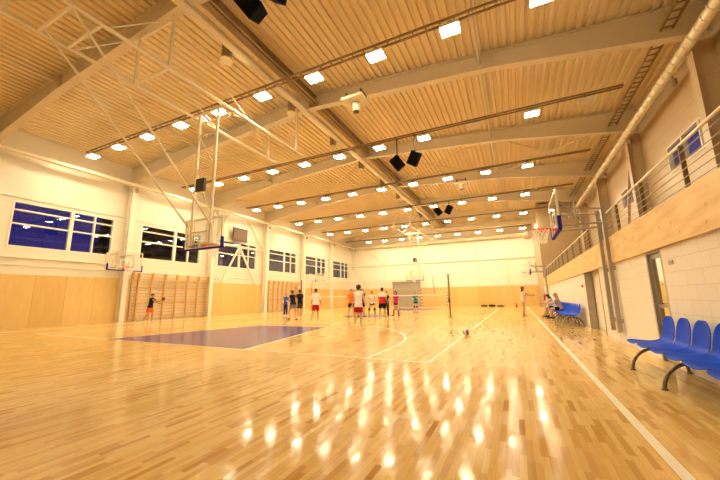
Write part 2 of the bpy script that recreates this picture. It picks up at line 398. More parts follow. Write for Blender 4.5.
# doors
def door(n, y0, y1, z1, label, glassy=True, mat=None):
    o = MB().box(XR+.0, XR+.2, y0, y0+.07, 0, z1).box(XR, XR+.2, y1-.07, y1, 0, z1).box(XR, XR+.2, y0+.07, y1-.07, z1-.07, z1).build('door_%d' % n, M['grey']); struct(o, label, 'door')
    mb = MB()
    a, b = y0+.08, y1-.08
    if glassy:
        mb.box(XR+.05, XR+.09, a, a+.05, .01, z1-.08).box(XR+.05, XR+.09, b-.05, b, .01, z1-.08).box(XR+.05, XR+.09, a+.05, b-.05, .01, .14).box(XR+.05, XR+.09, a+.05, b-.05, z1-.16, z1-.08).box(XR+.05, XR+.09, a+.05, b-.05, .95, 1.01)
        mb.build('door_leaf', M['grey'], o); MB().box(XR+.065, XR+.075, a+.04, b-.04, .13, z1-.15).build('door_glass', M['glass'] if n != 1 else M['mirror'], o)
    else: mb.box(XR+.05, XR+.09, a, b, .01, z1-.08).build('door_leaf', mat, o)
    MB().tube([(XR+.05, b-.05, 1.02), (XR-.0, b-.05, 1.02), (XR-.0, b-.16, 1.02)], .01, 8).build('door_handle', M['leg'], o)
door(1, DR[0], DR[1], 2.0, 'narrow grey framed glazed door in the block wall behind the near bench')
door(2, 23.2, 24.4, 2.05, 'dark door at the far end of the block wall', False, M['dark'])
o = MB().box(XR-.01, XR+.21, DW[0], DW[0]+.05, 0, 2.03).box(XR-.01, XR+.21, DW[1]-.05, DW[1], 0, 2.03).box(XR-.01, XR+.21, DW[0], DW[1], 1.99, 2.03).build('trim_6', M['grey']); struct(o, 'grey frame lining the open doorway', 'door frame')
# roller shutter in far wall
mb = MB()
for k in range(38): mb.add([(-5.7, YF-.02, .08*k), (-2.1, YF-.02, .08*k), (-5.7, YF-.06, .08*k+.04), (-2.1, YF-.06, .08*k+.04), (-5.7, YF-.02, .08*k+.08), (-2.1, YF-.02, .08*k+.08)], [(0, 1, 3, 2), (2, 3, 5, 4)])
o = mb.build('door_3', M['shutter']); struct(o, 'grey roller shutter gate in the far wall', 'door')
MB().box(-5.8, -5.7, YF-.12, YF, 0, 3.1).box(-2.1, -2.0, YF-.12, YF, 0, 3.1).box(-5.8, -2.0, YF-.2, YF, 3.04, 3.24).build('door_frame', M['grey'], o)

# ceiling deck
mb = MB(); P_ = .27; d = .07; prof = []
x = XL-.2
while x < XG+.25:
    for dx, dz in ((0, 0), (.125, 0), (.15, d), (.245, d)): prof.append((x+dx, roof(x+dx)+dz))
    x += P_
vs = []; fs = []
for (x, z) in prof: vs += [(x, YB-.2, z), (x, YF+.2, z)]
for i in range(len(prof)-1): fs.append((2*i, 2*i+1, 2*i+3, 2*i+2))
ce = mb.add(vs, fs).build('ceiling', M['deck']); struct(ce, 'cream corrugated steel roof deck', 'ceiling')
mb = MB(); mb.poly([(XL-.3, YB-.3, roof(XL)+.1), (XRIDGE, YB-.3, ZR+.1), (XG+.3, YB-.3, roof(XG)+.1), (XG+.3, YB-.3, roof(XG)+.25), (XRIDGE, YB-.3, ZR+.25), (XL-.3, YB-.3, roof(XL)+.25)], (0, YF-YB+.6, 0))
mb.build('roof_cover', M['steel'], ce)

# roof beams (tapered welded I sections with haunches) and columns
def beam_bottom(x, xr):
    b = roof(x)-.66
    if x < -6: b -= (-6-x)/(6)*.42
    if x > 9: b -= (x-9)/5.6*.42
    return b
for i, y in enumerate(FRAMES):
    xr = XG if y < YE else XR
    xs = [XL, -9, -6, -2, XRIDGE, 5, 9, 11.4]+([12.5, xr] if xr > 12 else [])
    mb = MB()
    # web
    n = len(xs); t = .01
    pts = [(x, y-t, roof(x)-.02) for x in xs]+[(x, y-t, beam_bottom(x, xr)) for x in reversed(xs)]
    mb.poly(pts, (0, 2*t, 0))
    for a, b in zip(xs, xs[1:]):
        mb.bar((a, y, roof(a)-.03), (b, y, roof(b)-.03), .28, .025); mb.bar((a, y, beam_bottom(a, xr)), (b, y, beam_bottom(b, xr)), .28, .025)
    for x in (-6, XRIDGE, 9): mb.bar((x, y-.07, roof(x)-.03), (x, y-.07, beam_bottom(x, xr)), .02, .12, (0, 1, 0)); mb.bar((x, y+.07, roof(x)-.03), (x, y+.07, beam_bottom(x, xr)), .02, .12, (0, 1, 0))
    o = mb.build('roof_beam', M['steel']); struct(o, ['cream steel roof beam %s' % s for s in ('behind the camera', 'nearest the camera', 'second from the camera', 'third from the camera', 'fourth from the camera', 'fifth from the camera', 'farthest from the camera')][i], 'roof beam')
    # left column
    def hcol(x0, x1, xb, z1):
        m2 = MB(); s = 1 if x1 > x0 else -1
        a = min(x0, x1); b = max(x0, x1)
        m2.box(a+.01, b-.01, y-.008, y+.008, 0, z1)
        m2.box(x1-.012*s if s > 0 else x1, x1 if s > 0 else x1+.012, y-.14, y+.14, 0, z1)
        m2.box(x0 if s > 0 else x0-.012, x0+.012 if s > 0 else x0, y-.14, y+.14, 0, z1); return m2
    o = hcol(XL+.07, XL+.47, 0, beam_bottom(XL+.3, xr)).build('wall_column', M['col']); struct(o, 'white steel column on the left wall', 'column')
    if y < YE:
        o = MB().box(XG-.52, XG-.50, y-.16, y+.16, 2.6, 8.2).box(XG-.50, XG, y-.012, y+.012, 2.6, 8.2).build('gallery_column', M['cladr_shaded']); struct(o, 'steel column standing on the gallery floor', 'column')
# far wall columns and braces
for x in (-6.7, -1.6, 1.7, 5.05, 8.4):
    z0 = 2.4
    o = MB().box(x-.09, x+.09, YF-.14, YF, z0, 9.3).build('end_wall_post', M['col']); struct(o, 'slim cream post on the far wall', 'column')
mb = MB()
for a, b in (((-11.8, 5.4), (-9.2, 2.5)), ((-9.9, 8.0), (-6.8, 5.5)), ((-11.8, 8.0), (-9.9, 8.0))): mb.bar((a[0], YF-.1, a[1]), (b[0], YF-.1, b[1]), .08)
o = mb.build('end_wall_brace', M['steel']); struct(o, 'diagonal cream braces on the far wall', 'brace')
mb = MB(); xb = XL+.22
for a, b in (((13.9, 5.6), (12.2, 2.5)), ((13.9, 5.6), (15.9, 2.5)), ((14.6, 8.2), (16.9, 5.7)), ((12.7, 8.2), (11.3, 5.7)), ((11.3, 5.62), (16.9, 5.62))): mb.bar((xb, a[0], a[1]), (xb, b[0], b[1]), .11)
o = mb.build('window_brace', M['col']); struct(o, 'white inverted V steel brace in front of the third left window', 'brace')
mb = MB(); xb = XG-.3
for a, b in (((11.2, 8.3), (14, 2.9)), ((17.2, 8.3), (20, 2.9))): mb.bar((xb, a[0], a[1]), (xb, b[0], b[1]), .1)
o = mb.build('gallery_brace', M['cladr_shaded']); struct(o, 'diagonal steel braces on the gallery wall', 'brace')
# roof bracing and longitudinal struts
mb = MB()
for y0, y1 in ((11.1, 17.1), (29.1, 35.2)):
    for x0, x1 in ((-11.9, -6.1), (-6.1, XRIDGE), (XRIDGE, 8.6), (8.6, 14.4 if y0 < 20 else 11.3)):
        for a, b in ((x0, x1), (x1, x0)): mb.cyl((a, y0, roof(a)-.4), (b, y1, roof(b)-.4), .035, n=8)
o = mb.build('roof_bracing', M['steel']); struct(o, 'crossed steel rods between roof beams', 'bracing')
for x in (8.6, -6.1):
    mb = MB().cyl((x, YB, roof(x)-.35), (x, YF, roof(x)-.35), .055, n=8)
    o = mb.build('roof_strut', M['steel']); struct(o, ['', 'thin cream roof tube running the length of the hall %s' % ('on the right' if x > 0 else 'on the left')][1], 'strut')

# ================================================================== OUTSIDE
o = MB().box(-70, XL-.3, -30, 70, -.6, -.3).build('ground', M['ground']); struct(o, 'dark ground outside the windows', 'ground')
def conifer(x, y, h, r, label):
    t = thing('conifer_tree', label, 'tree', (x, y, -.3), 0, 'trees outside the left windows')
    MB().cyl((0, 0, 0), (0, 0, h), .22, .03, 8).build('trunk', M['bark'], t)
    mb = MB(); n = 22
    for k in range(n):
        z = h*(.12+.86*k/n); rr = r*(1-k/n)*1.0+.25
        for j in range(17):
            a = 2*PI*(j+random.random()*.6)/17; L = rr*(.75+.5*random.random()); dz = -L*.28
            tip = V(L*math.cos(a), L*math.sin(a), z+dz); sd = V(-math.sin(a), math.cos(a), 0)*L*.2; mid = V(.55*L*math.cos(a), .55*L*math.sin(a), z+dz*.4)
            mb.add([V(0, 0, z+.12), mid+sd, tip, mid-sd, mid+V(0, 0, .14), mid-V(0, 0, .18)], [(0, 1, 4), (1, 2, 4), (2, 3, 4), (3, 0, 4), (0, 5, 1), (1, 5, 2), (2, 5, 3), (3, 5, 0)])
    f = mb.build('foliage', M['needle'], t)
for x, y, h, r, l in ((-15.8, 6.1, 10, 1.4, 'dark conifer seen through the right end of the nearest window'), (-20.5, 12.2, 15, 3.9, 'dark conifer filling the left half of the second window'), (-28, 19.5, 18, 5, 'dark conifer filling the right half of the second window'),
                      (-24, 38, 13, 3.2, 'dark conifer behind the fourth window')):
    conifer(x, y, h, r, l)

# ================================================================== LIGHT ROWS
ROWY = [2.1, 8.0, 14.0, 20.0, 26.2, 32.2]
LX = [-10.15+2.275*i for i in range(10)]
ordn = ['nearest', 'second', 'third', 'fourth', 'fifth', 'farthest']
def make_lamp():
    t = thing('ceiling_lamp', '', 'lamp', (0, 0, 0), 0, 'floodlights hanging from the light rows')
    MB().rbox(-.27, .27, -.2, .2, .02, .12, .02).build('housing', M['lampbody'], t)
    MB().box(-.05, .05, -.03, .03, .12, .3).build('hanger', M['rail'], t)
    MB().rbox(-.25, .25, -.18, .18, -.005, .02, .008).build('diffuser', M['lamp'], t)
    return t
lamp0 = make_lamp(); first = True
posn = ['leftmost', 'second from the left', 'third from the left', 'fourth from the left', 'fifth from the left', 'fifth from the right', 'fourth from the right', 'third from the right', 'second from the right', 'rightmost']
SKIP = {(1, 8)}; unlit = []
for r, y in enumerate(ROWY):
    z = 8.6 if r < 5 else 8.33
    for i, x in enumerate(LX):
        if (r, i) in SKIP: continue
        if r == 5 and i == 0: continue
        lab = 'bright ceiling floodlight, %s lamp in the %s row' % (posn[i], ordn[r])
        if first: lamp0.location = (x, y, z); lamp0['label'] = lab; first = False
        else: copy_tree(lamp0, (x, y, z), label=lab)
for x, l in ((LX[8], 'unlit pale floodlight in the gap of the second lamp row'), (12.2, 'unlit pale floodlight at the right end of the second lamp row')):
    q = copy_tree(lamp0, (x, 8.0, 8.6), label=l)
    for c in kids(q):
        if c.name.startswith('diffuser'): c.data = c.data.copy(); c.data.materials.clear(); c.data.materials.append(pm('unlit_diffuser', (.7, .62, .5), .3))
def rods(t, pts, r=.008, mat='steel'):
    for a, b in pts: MB().cyl(a, b, r, n=5).build('hanger_rod', M[mat], t)
def rail(y, x0, x1, z, label):
    t = thing('light_rail', label, 'lighting rail', (x0, y, z), 0, 'lighting rails across the hall'); L = x1-x0; mb = MB()
    mb.bar((0, -.09, 0), (L, -.09, 0), .04, .06); mb.bar((0, .09, 0), (L, .09, 0), .04, .06)
    n = int(L/.4)
    for k in range(n+1): mb.bar((L*k/n, -.09, 0), (L*k/n, .09, 0), .03, .03)
    mb.build('ladder_tray', M['rail'], t)
    for k in range(0, 11):
        x = L*(k+.3)/11; rods(t, [((x, 0, 0), (x, 0, roof(x0+x)-z-.02))], .006)
for r, y in enumerate(ROWY): rail(y, -11.3 if r else -10.7, 13.4 if y < YE else 11.2, 8.93 if r < 5 else 8.66, 'brown ladder rail carrying the %s row of lamps' % ordn[r])
t = thing('cable_ladder', 'dark cable ladder running lengthwise high on the right side', 'cable ladder', (13.72, YB, 8.8)); mb = MB(); L = YE-YB-.3
mb.bar((-.14, .1, 0), (-.14, L, 0), .03, .08); mb.bar((.14, .1, 0), (.14, L, 0), .03, .08)
for k in range(110): mb.bar((-.14, .1+L*k/111, 0), (.14, .1+L*k/111, 0), .03, .03)
mb.build('ladder_tray', M['rail'], t)
rods(t, [((0, 1+k*3, 0), (0, 1+k*3, roof(13.72)-8.8-.02)) for k in range(11)])

# ================================================================== DUCTS
def duct(name, label, a, b, r, mat, seams=1.5, n=20, cat='duct'):
    t = thing(name, label, cat, a); b = Vector(b)-Vector(a); L = b.length; d = b.normalized()
    mb = MB().cyl((0, 0, 0), b, r, n=n); k = seams
    while k < L: mb.cyl(d*(k-.03), d*(k+.03), r+.015, n=n); k += seams
    autosmooth(mb.build('duct_pipe', mat, t)); return t
DX, DZ = 1.3, 9.42
rd = duct('ridge_duct', 'long round ventilation duct with downward outlets running lengthwise under the ridge', (DX, YB+.05, DZ), (DX, 30.6, DZ), .13, M['ductw'], 3)
autosmooth(MB().cyl((0, 37.9, .05), (0, 37.9, -.55), .2, n=18).build('drop_pipe', M['ductw'], rd))
for i in range(9):
    y = .6+3.55*i-(YB+.05)
    o = autosmooth(MB().cyl((-.3, y, -.02), (0, y, .0), .09, n=12).cyl((-.34, y, -.28), (-.34, y, .36), .165, n=18).build('air_outlet', M['duct'], rd))
    autosmooth(MB().cyl((-.34, y, -.32), (-.34, y, -.275), .21, n=22).build('outlet_ring', M['ductw'], o))
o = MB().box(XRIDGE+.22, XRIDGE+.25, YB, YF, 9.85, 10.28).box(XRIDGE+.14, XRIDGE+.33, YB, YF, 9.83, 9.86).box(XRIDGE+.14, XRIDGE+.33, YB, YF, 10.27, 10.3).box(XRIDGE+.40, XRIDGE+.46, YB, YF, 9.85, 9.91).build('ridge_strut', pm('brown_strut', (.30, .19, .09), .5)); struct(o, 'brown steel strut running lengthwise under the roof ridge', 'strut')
cd_ = duct('cross_duct', 'fat round duct crossing to the right near the far wall', (DX, 30.5, 8.75), (11.38, 30.5, 8.75), .27, M['ductw'], 2)
MB().rbox(5.2, 6.9, -.36, .36, -.3, .3, .03).build('silencer_box', M['ductw'], cd_)
duct('end_wall_duct', 'cream duct running across the top of the far wall', (XL+.02, 34.75, 8.1), (XR-.02, 34.75, 8.1), .24, M['ductw'], 3)
def walldet(x, y, z, s, parent):
    o = autosmooth(MB().cyl((x, y, z), (x, y, z-.25), .02, n=8).cyl((x, y, z-.42), (x, y, z-.22), .09, n=14).build('air_outlet', M['duct'], parent)); return o
ld = duct('wall_duct', 'slim cream pipe running along the top of the left wall', (XL+.75, YB+.02, 8.12), (XL+.75, YF-.8, 8.12), .11, M['ductw'], 6)
for k in range(7): walldet(0, 6.7+6.0*k-.3, 0, 1, ld)
gd = duct('gallery_duct', 'galvanised spiral duct above the gallery', (14.0, YB+.02, 8.0), (14.0, YE-.02, 8.0), .15, M['ductw'], .35)
for k in range(6): walldet(.1, 9.2+4.4*k, 0, 1, gd)
# ceiling units
def unit(x, y, z, label):
    t = thing('ceiling_fan_unit', label, 'ventilation unit', (x, y, z), 0, 'square ventilation units under the deck')
    MB().rbox(-.42, .42, -.42, .42, 0, .10, .02).build('casing', M['ductw'], t); mb = MB()
    for sx in (-.3, .3): mb.box(sx-.02, sx+.02, -.26, -.22, .1, .34).box(sx-.02, sx+.02, .22, .26, .1, .34).box(sx-.02, sx+.02, -.26, .26, .3, .36).box(-.3, .3, -.02, .02, .32, .36)
    mb.build('bracket', M['dark'], t)
    mb = MB().cyl((0, 0, roof(x)-z-.02), (0, 0, .3), .015, n=6).bar((-.3, 0, .34), (.3, 0, .34), .03); mb.build('hanger_rod', M['steel'], t)
    autosmooth(MB().cyl((0, 0, -.34), (0, 0, 0), .14, n=18).build('outlet', M['lampbody'], t)); autosmooth(MB().cyl((0, 0, -.36), (0, 0, -.33), .115, n=18).build('outlet_mouth', M['dark'], t))
unit(4.35, 3.6, 8.3, 'square ventilation unit with round mouth hanging near the nearest light row')
unit(6.35, 15.9, 8.75, 'square ventilation unit with round mouth beyond the third light row')

# loudspeakers
def speaker(x, y, z, roll, label, top):
    t = thing('hanging_speaker', label, 'speaker', (x, y, z), 0, 'black loudspeakers hanging under the roof')
    R_ = Matrix.Rotation(roll, 4, 'Y') @ Matrix.Rotation(.35, 4, 'X')
    mb = MB(); mb.poly([(-.25, -.2, -.33), (.25, -.2, -.33), (.18, .18, -.33), (-.18, .18, -.33)], (0, 0, .66)); mb.v = [R_ @ v for v in mb.v]; mb.build('cabinet', M['black'], t)
    g = MB().box(-.23, .23, -.215, -.2, -.31, .31); g.v = [R_ @ v for v in g.v]; g.build('grille', pm('speaker_grille', (.008, .008, .008), .95, spec=.05), t)
    MB().bar((0, 0, .1), (0, 0, top-z), .05, .05).bar((-.12, 0, .34), (.12, 0, .34), .04, .03).bar((0, -.13, top-z-.02), (0, .13, top-z-.02), .05, .04).build('bracket', M['dark'], t)
for q in ((4.42, 8.0, 7.62, -.6, 'left black loudspeaker of the nearer hanging pair', 8.895), (5.3, 8.0, 7.68, .6, 'right black loudspeaker of the nearer hanging pair', 8.895),
          (3.85, 20.0, 8.15, -.6, 'left black loudspeaker of the farther hanging pair', 8.895), (4.75, 20.0, 8.17, .6, 'right black loudspeaker of the farther hanging pair', 8.895),
          (3.65, -1.0, 8.55, -.6, 'left black loudspeaker at the top edge nearest the camera', 9.6), (4.5, -1.0, 8.72, .6, 'right black loudspeaker at the top edge nearest the camera', 9.55)): speaker(*q)

# ================================================================== BASKETS
def hoop_parts(t, z0=2.9, W=1.8, H=1.05, xo=0, pad_h=.33):
    """local frame: board in the YZ plane at x = xo, court towards +X"""
    y0, y1, z1 = -W/2, W/2, z0+H; f = .045
    MB().box(xo-.008, xo+.008, y0+f, y1-f, z0+f, z1-f).build('backboard', M['board'], t)
    MB().box(xo-.03, xo+.02, y0, y1, z0, z0+f).box(xo-.03, xo+.02, y0, y1, z1-f, z1).box(xo-.03, xo+.02, y0, y0+f, z0+f, z1-f).box(xo-.03, xo+.02, y1-f, y1, z0+f, z1-f).build('board_frame', M['tube'], t)
    mk = MB(); a = xo+.009; l = .05; zz = z0+.15
    mk.box(a, a+.003, -.295, .295, zz, zz+l).box(a, a+.003, -.295, .295, zz+.4, zz+.45).box(a, a+.003, -.295, -.245, zz+l, zz+.4).box(a, a+.003, .245, .295, zz+l, zz+.4)
    mk.build('target_square', M['line'], t)
    p = MB(); b = .035
    p.rbox(xo-.05, xo+.04, y0-b, y1+b, z0-.04, z0+.015, .012); p.rbox(xo-.05, xo+.04, y0-b, y0+.03, z0-.04, z0+pad_h, .012); p.rbox(xo-.05, xo+.04, y1-.03, y1+b, z0-.04, z0+pad_h, .012)
    p.build('edge_padding', M['pad'], t)
    c = V(xo+.375+.0, 0, 3.05); rr = .228
    ri = MB().tube([c+V(rr*math.cos(q), rr*math.sin(q), 0) for q in [2*PI*k/28 for k in range(28)]], .016, 8, True)
    ri.bar((xo+.02, -.1, 3.02), (xo+.19, -.13, 3.045), .02).bar((xo+.02, .1, 3.02), (xo+.19, .13, 3.045), .02).box(xo+.009, xo+.03, -.13, .13, 2.92, 3.06)
    autosmooth(ri.build('rim', M['orange'], t))
    nt = MB(); prev = None; lv = [(.0, .225), (.1, .205), (.2, .165), (.3, .135), (.4, .125)]
    for k in range(12):
        for j in range(4):
            q0 = 2*PI*(k+.5*(j % 2))/12; 
            for s in (-.5, .5):
                q1 = q0+s*2*PI/12
                nt.cyl(c+V(lv[j][1]*math.cos(q0), lv[j][1]*math.sin(q0), -lv[j][0]), c+V(lv[j+1][1]*math.cos(q1), lv[j+1][1]*math.sin(q1), -lv[j+1][0]), .011, n=4, cap=False)
    nt.build('hoop_net', M['string'], t)
def wall_hoop(x, y, rz, arm, label, posts=False):
    t = thing('basketball_hoop', label, 'basketball hoop', (x, y, 0), rz, 'wall mounted basketball hoops')
    hoop_parts(t); m = M['grey'] if posts else M['tube']; mb = MB()
    for s in (-.45, .45):
        for z in ((3.05, 3.55) if posts else (3.05, 3.8)): mb.cyl((-.03, s, z), (-arm, s*.7, z-(.12 if posts and z > 3.5 else 0)), .028, n=8)
        mb.cyl((-.04, s, 3.0), (-.04, s, 3.9), .028, n=8); mb.cyl((-.04, s, 3.8), (-arm*.6, s*.85, 3.05), .018, n=8)
        mb.cyl((-.45, s*.95, 3.05), (-.45, s*.95, 3.85), .02, n=8)
    mb.cyl((-.45, -.43, 3.05), (-.45, .43, 3.8), .016, n=6); mb.cyl((-.04, -.45, 3.8), (-.04, .45, 3.8), .025, n=8); mb.cyl((-.04, -.45, 3.05), (-.04, .45, 3.05), .025, n=8)
    mb.build('support_arm', m, t)
    if posts:
        for s in (-.32, .32): MB().box(-arm-.05, -arm+.04, s-.05, s+.05, .28, 3.5).box(-arm-.09, -arm-.05, s-.04, s+.04, 1.8, 1.9).box(-arm-.09, -arm-.05, s-.04, s+.04, .5, .6).build('upright_post', m, t)
    else: MB().box(-arm-.05, -arm, -.4, .4, 2.95, 3.95).build('wall_plate', m, t)
    return t
wall_hoop(-10.72, 4.55, 0, XL+.0 and 1.2, 'glass basketball hoop on the left wall beside the nearest window')
wall_hoop(-10.72, 24.9, 0, 1.2, 'small distant basketball hoop on the left wall beyond the wall bars')
wall_hoop(10.25, 4.25, PI, 1.06, 'basketball hoop with purple padding on grey posts at the right wall', True)
wall_hoop(10.25, 23.4, PI, 1.06, 'small distant basketball hoop on the right wall beyond the blue seats', True)

def hung_hoop(cx, y, s, label):
    """s = +1: board faces +Y. Local +X = court direction"""
    t = thing('suspended_basketball_hoop', label, 'basketball hoop', (cx, y, 0), PI/2*s, 'basketball hoops hung from the roof')
    hoop_parts(t); zt = 7.85; mb = MB(); m = M['tube']
    def put(name, mb, mat=m): return autosmooth(mb.build(name, mat, t))
    # in local coords: +X court direction, local Y = side
    for q in (-.45, .45):
        put('mast', MB().cyl((-.12, q, 3.0), (-.12, q, zt), .05, n=10))
        put('brace_strut', MB().cyl((-.14, q*1.2, 3.6), (-4.5, -.8 if q*s < 0 else .5, zt-.03), .032, n=8))
    g = MB()
    for z in (3.05, 3.45, 3.85, 5.7, 7.0): g.cyl((-.12, -.45, z), (-.12, .45, z), .025, n=8)
    g.cyl((-.12, -.45, 5.7), (-.12, .45, 7.0), .02, n=8); g.cyl((-.12, -.45, 3.85), (-.12, .45, 5.7), .02, n=8)
    for q in (-.3, .3): g.cyl((-.12, q, 3.05), (-.12, q, 3.85), .02, n=8)
    for q in (-.8, .8):
        for z in (2.95, 3.9): g.cyl((-.12, q*.56, min(z+.1, 3.85)), (-.02, q, z), .025, n=8)
    put('mast_lattice', g)
    put('shot_clock', MB().rbox(-.30, -.2, -.2, .2, 4.82, 5.27, .02), pm('clock_black', (.05, .04, .05), .4)); 
    g = MB()
    for q in (-.82, .82): put('suspension_tube', MB().cyl((-5.4, q, zt), (4.4, q, zt), .055, n=10))
    g = MB()
    for xx in (-4.5, -3.9, -2.2, .35): put('cross_tube', MB().cyl((xx, -.85, zt), (xx, .85, zt), .045, n=8))
    g.cyl((-.12, -.85, zt), (-.12, .85, zt), .04, n=8)
    g.cyl((-.12, .45, zt-.05), (.9, .8, zt-.02), .03, n=8); g.cyl((-.12, -.45, zt-.05), (.9, -.8, zt-.02), .03, n=8)
    put('cross_tube', g); g = MB()
    for xx in (-5.1, -2.2, 3.9):
        g = MB()
        for q in (-.82, .82): 
            g.bar((xx, q, zt), (xx, q, roof(cx-s*q)-.6), .07)
        g.bar((xx, -.82, roof(cx)-.8), (xx, .82, roof(cx)-.8), .05); put('roof_hanger', g)
    for q in (-.82, .82):
        for a, b in (((-2.2, q, roof(cx)-.8), (-3.8, q, zt)), ((3.9, q, zt), (2.0, q, roof(cx)-.05)), ((-2.2, q, roof(cx)-.7), (1.0, q, zt))): put('stay_rod', MB().cyl(a, b, .018, n=6))
hung_hoop(-.28, 1.2, 1, 'large basketball hoop on a white frame hanging from the roof in the left foreground')
hung_hoop(-.28, 26.8, -1, 'distant basketball hoop on a white frame hanging from the roof before the roller shutter')

# scoreboard, goal, wall bars
t = thing('scoreboard', 'dark brown board high on the left wall above the third window', 'scoreboard', (XL+.3, 13.8, 6.02))
MB().rbox(0, .08, -.78, .78, 0, 1.12, .02).build('panel', M['brown'], t); MB().box(-.3, 0, -.5, -.44, .3, .8).box(-.3, 0, .44, .5, .3, .8).build('mount', M['steel'], t)
MB().box(.081, .085, -.66, .66, .12, 1.0).build('display_face', pm('display_dark', (.12, .05, .02), .3), t)
def wallbars(y0, y1, label):
    t = thing('wall_bars', label, 'wall bars', (XL+.0, y0, 0), 0, 'gymnastic wall bars on the left wall'); L = y1-y0; n = 6; w_ = .35
    ys = [0, w_]+[w_+(L-2*w_)*k/n for k in range(1, n)]+[L-w_, L]
    for k, yy in enumerate(ys):
        deep = .34 if 0 < k < len(ys)-1 and k % 2 == 0 else .2
        MB().poly([(.02, yy-.025, 0), (.16, yy-.025, 0), (.16, yy-.025, 2.45), (.30, yy-.025, 2.62), (.30, yy-.025, 2.92), (.02, yy-.025, 2.92)], (0, .05, 0)).build('upright', M['bars'], t)
    zs = [.12+.19*k for k in range(13)]+[2.5, 2.66, 2.84]
    for i, z in enumerate(zs):
        mb = MB(); x = .11 if z < 2.5 else .25
        mb.cyl((x, .025, z), (x, L-.025, z), .029, n=8); autosmooth(mb.build('rung', M['bars'], t))
    MB().box(.02, .035, .03, L-.03, 1.02, 1.14).box(.02, .035, .03, L-.03, 1.98, 2.06).build('back_rail', M['bars'], t)
wallbars(5.68, 11.4, 'pine wall bars on the left wall behind the boy in the black shirt')
wallbars(17.5, 22.3, 'pine wall bars farther down the left wall beyond the V brace')
def stripe_mat():
    m, nt, b = newmat('goal_stripes'); n = N(nt); pos, x = n.coords()
    f = n.math('LESS_THAN', n.math('FRACT', n.math('DIVIDE', n.math('ADD', x[0], x[2]), .4)), .5)
    n.link(n.mix(f, (.85, .8, .7), (.22, .03, .02)), b.inputs['Base Color']); return m
t = thing('handball_goal', 'striped handball goal standing before the far wall', 'goal', (0, 34.0, 0)); sm = stripe_mat()
for s in (-1.54, 1.54): MB().box(s-.04, s+.04, -.04, .04, 0, 2.0).build('goal_post', sm, t)
MB().box(-1.58, 1.58, -.04, .04, 2.0, 2.08).build('crossbar', sm, t)
mb = MB()
for k in range(21):
    x = -1.5+3*k/20; mb.cyl((x, .03, 2.02), (x, .9, .01), .004, n=4)
for k in range(12): z = 2.0*k/12+.05; y = .03+.87*(1-z/2.02); mb.cyl((-1.5, y, z), (1.5, y, z), .004, n=4)
mb.build('goal_net', M['string'], t)

# volleyball net
t = thing('volleyball_net', 'volleyball net stretched across the middle of the court between two posts', 'volleyball net', (0, 14, 0))
for s in (-1, 1):
    o = autosmooth(MB().cyl((s*5.42, 0, 0), (s*5.42, 0, 2.55), .05, n=12).cyl((s*5.42, 0, 0), (s*5.42, 0, .03), .16, n=16).build('net_post', pm('post_brown', (.22, .15, .07), .4), t))
    MB().rbox(s*5.42-.06, s*5.42+.06, -.14, -.05, .85, 1.1, .01).build('winch', M['dark'], o)
    autosmooth(MB().cyl((s*4.56, 0, 1.3), (s*4.44, 0, 2.5), .016, n=6).build('antenna', pm('antenna_dark', (.2, .08, .05), .5), t))
    mb = MB()
    for z in (1.32, 2.36): mb.cyl((s*4.75, 0, z), (s*5.4, 0, z+.04), .006, n=5)
    mb.build('tie_cord', M['string'], t)
MB().box(-4.75, 4.75, -.012, .012, 2.30, 2.38).build('top_tape', M['line'], t); MB().box(-4.75, 4.75, -.012, .012, 1.27, 1.33).build('bottom_tape', M['line'], t)
mb = MB(); fs = []
for k in range(96): x = -4.75+9.5*k/95; mb.bar((x, 0, 1.33), (x, 0, 2.30), .003)
for k in range(1, 10): mb.bar((-4.75, 0, 1.33+.097*k), (4.75, 0, 1.33+.097*k), .003)
mb.build('net_mesh', M['dark'], t)

# ================================================================== GALLERY RAILING
t = thing('gallery_railing', 'steel railing with brown posts along the gallery edge', 'railing', (XR+.08, 0, 2.64))
k = 0; y = -.1-4*1.75
while y < YE-.2:
    MB().box(-.03, .03, y-.012, y+.012, 0, .72).build('railing_post', M['rail'], t); y += 1.75
autosmooth(MB().cyl((0, YB+.05, .74), (0, YE-.05, .74), .025, n=10).build('handrail', M['tube'], t))
for z in (.1, .22, .34, .46, .6): MB().cyl((-.03, YB+.05, z), (-.03, YE-.05, z), .007, n=6).build('railing_wire', M['grey'], t)
def lowrail(y0, y1, label):
    t = thing('seat_rail', label, 'rail', (12.9, y0, 2.6), 0, 'low rails on the gallery'); L = y1-y0
    autosmooth(MB().tube([(0, 0, 0), (0, 0, .5), (0, L, .5), (0, L, 0)], .02, 8).build('rail_tube', M['grey'], t)); 
    for q in (.33, .66): autosmooth(MB().cyl((0, L*q, 0), (0, L*q, .5), .018, n=8).build('rail_leg', M['grey'], t))
lowrail(2.4, 5.2, 'low grey rail on the gallery nearest the camera'); lowrail(7, 9.8, 'second low grey rail on the gallery'); lowrail(12, 14.8, 'third low grey rail on the gallery')

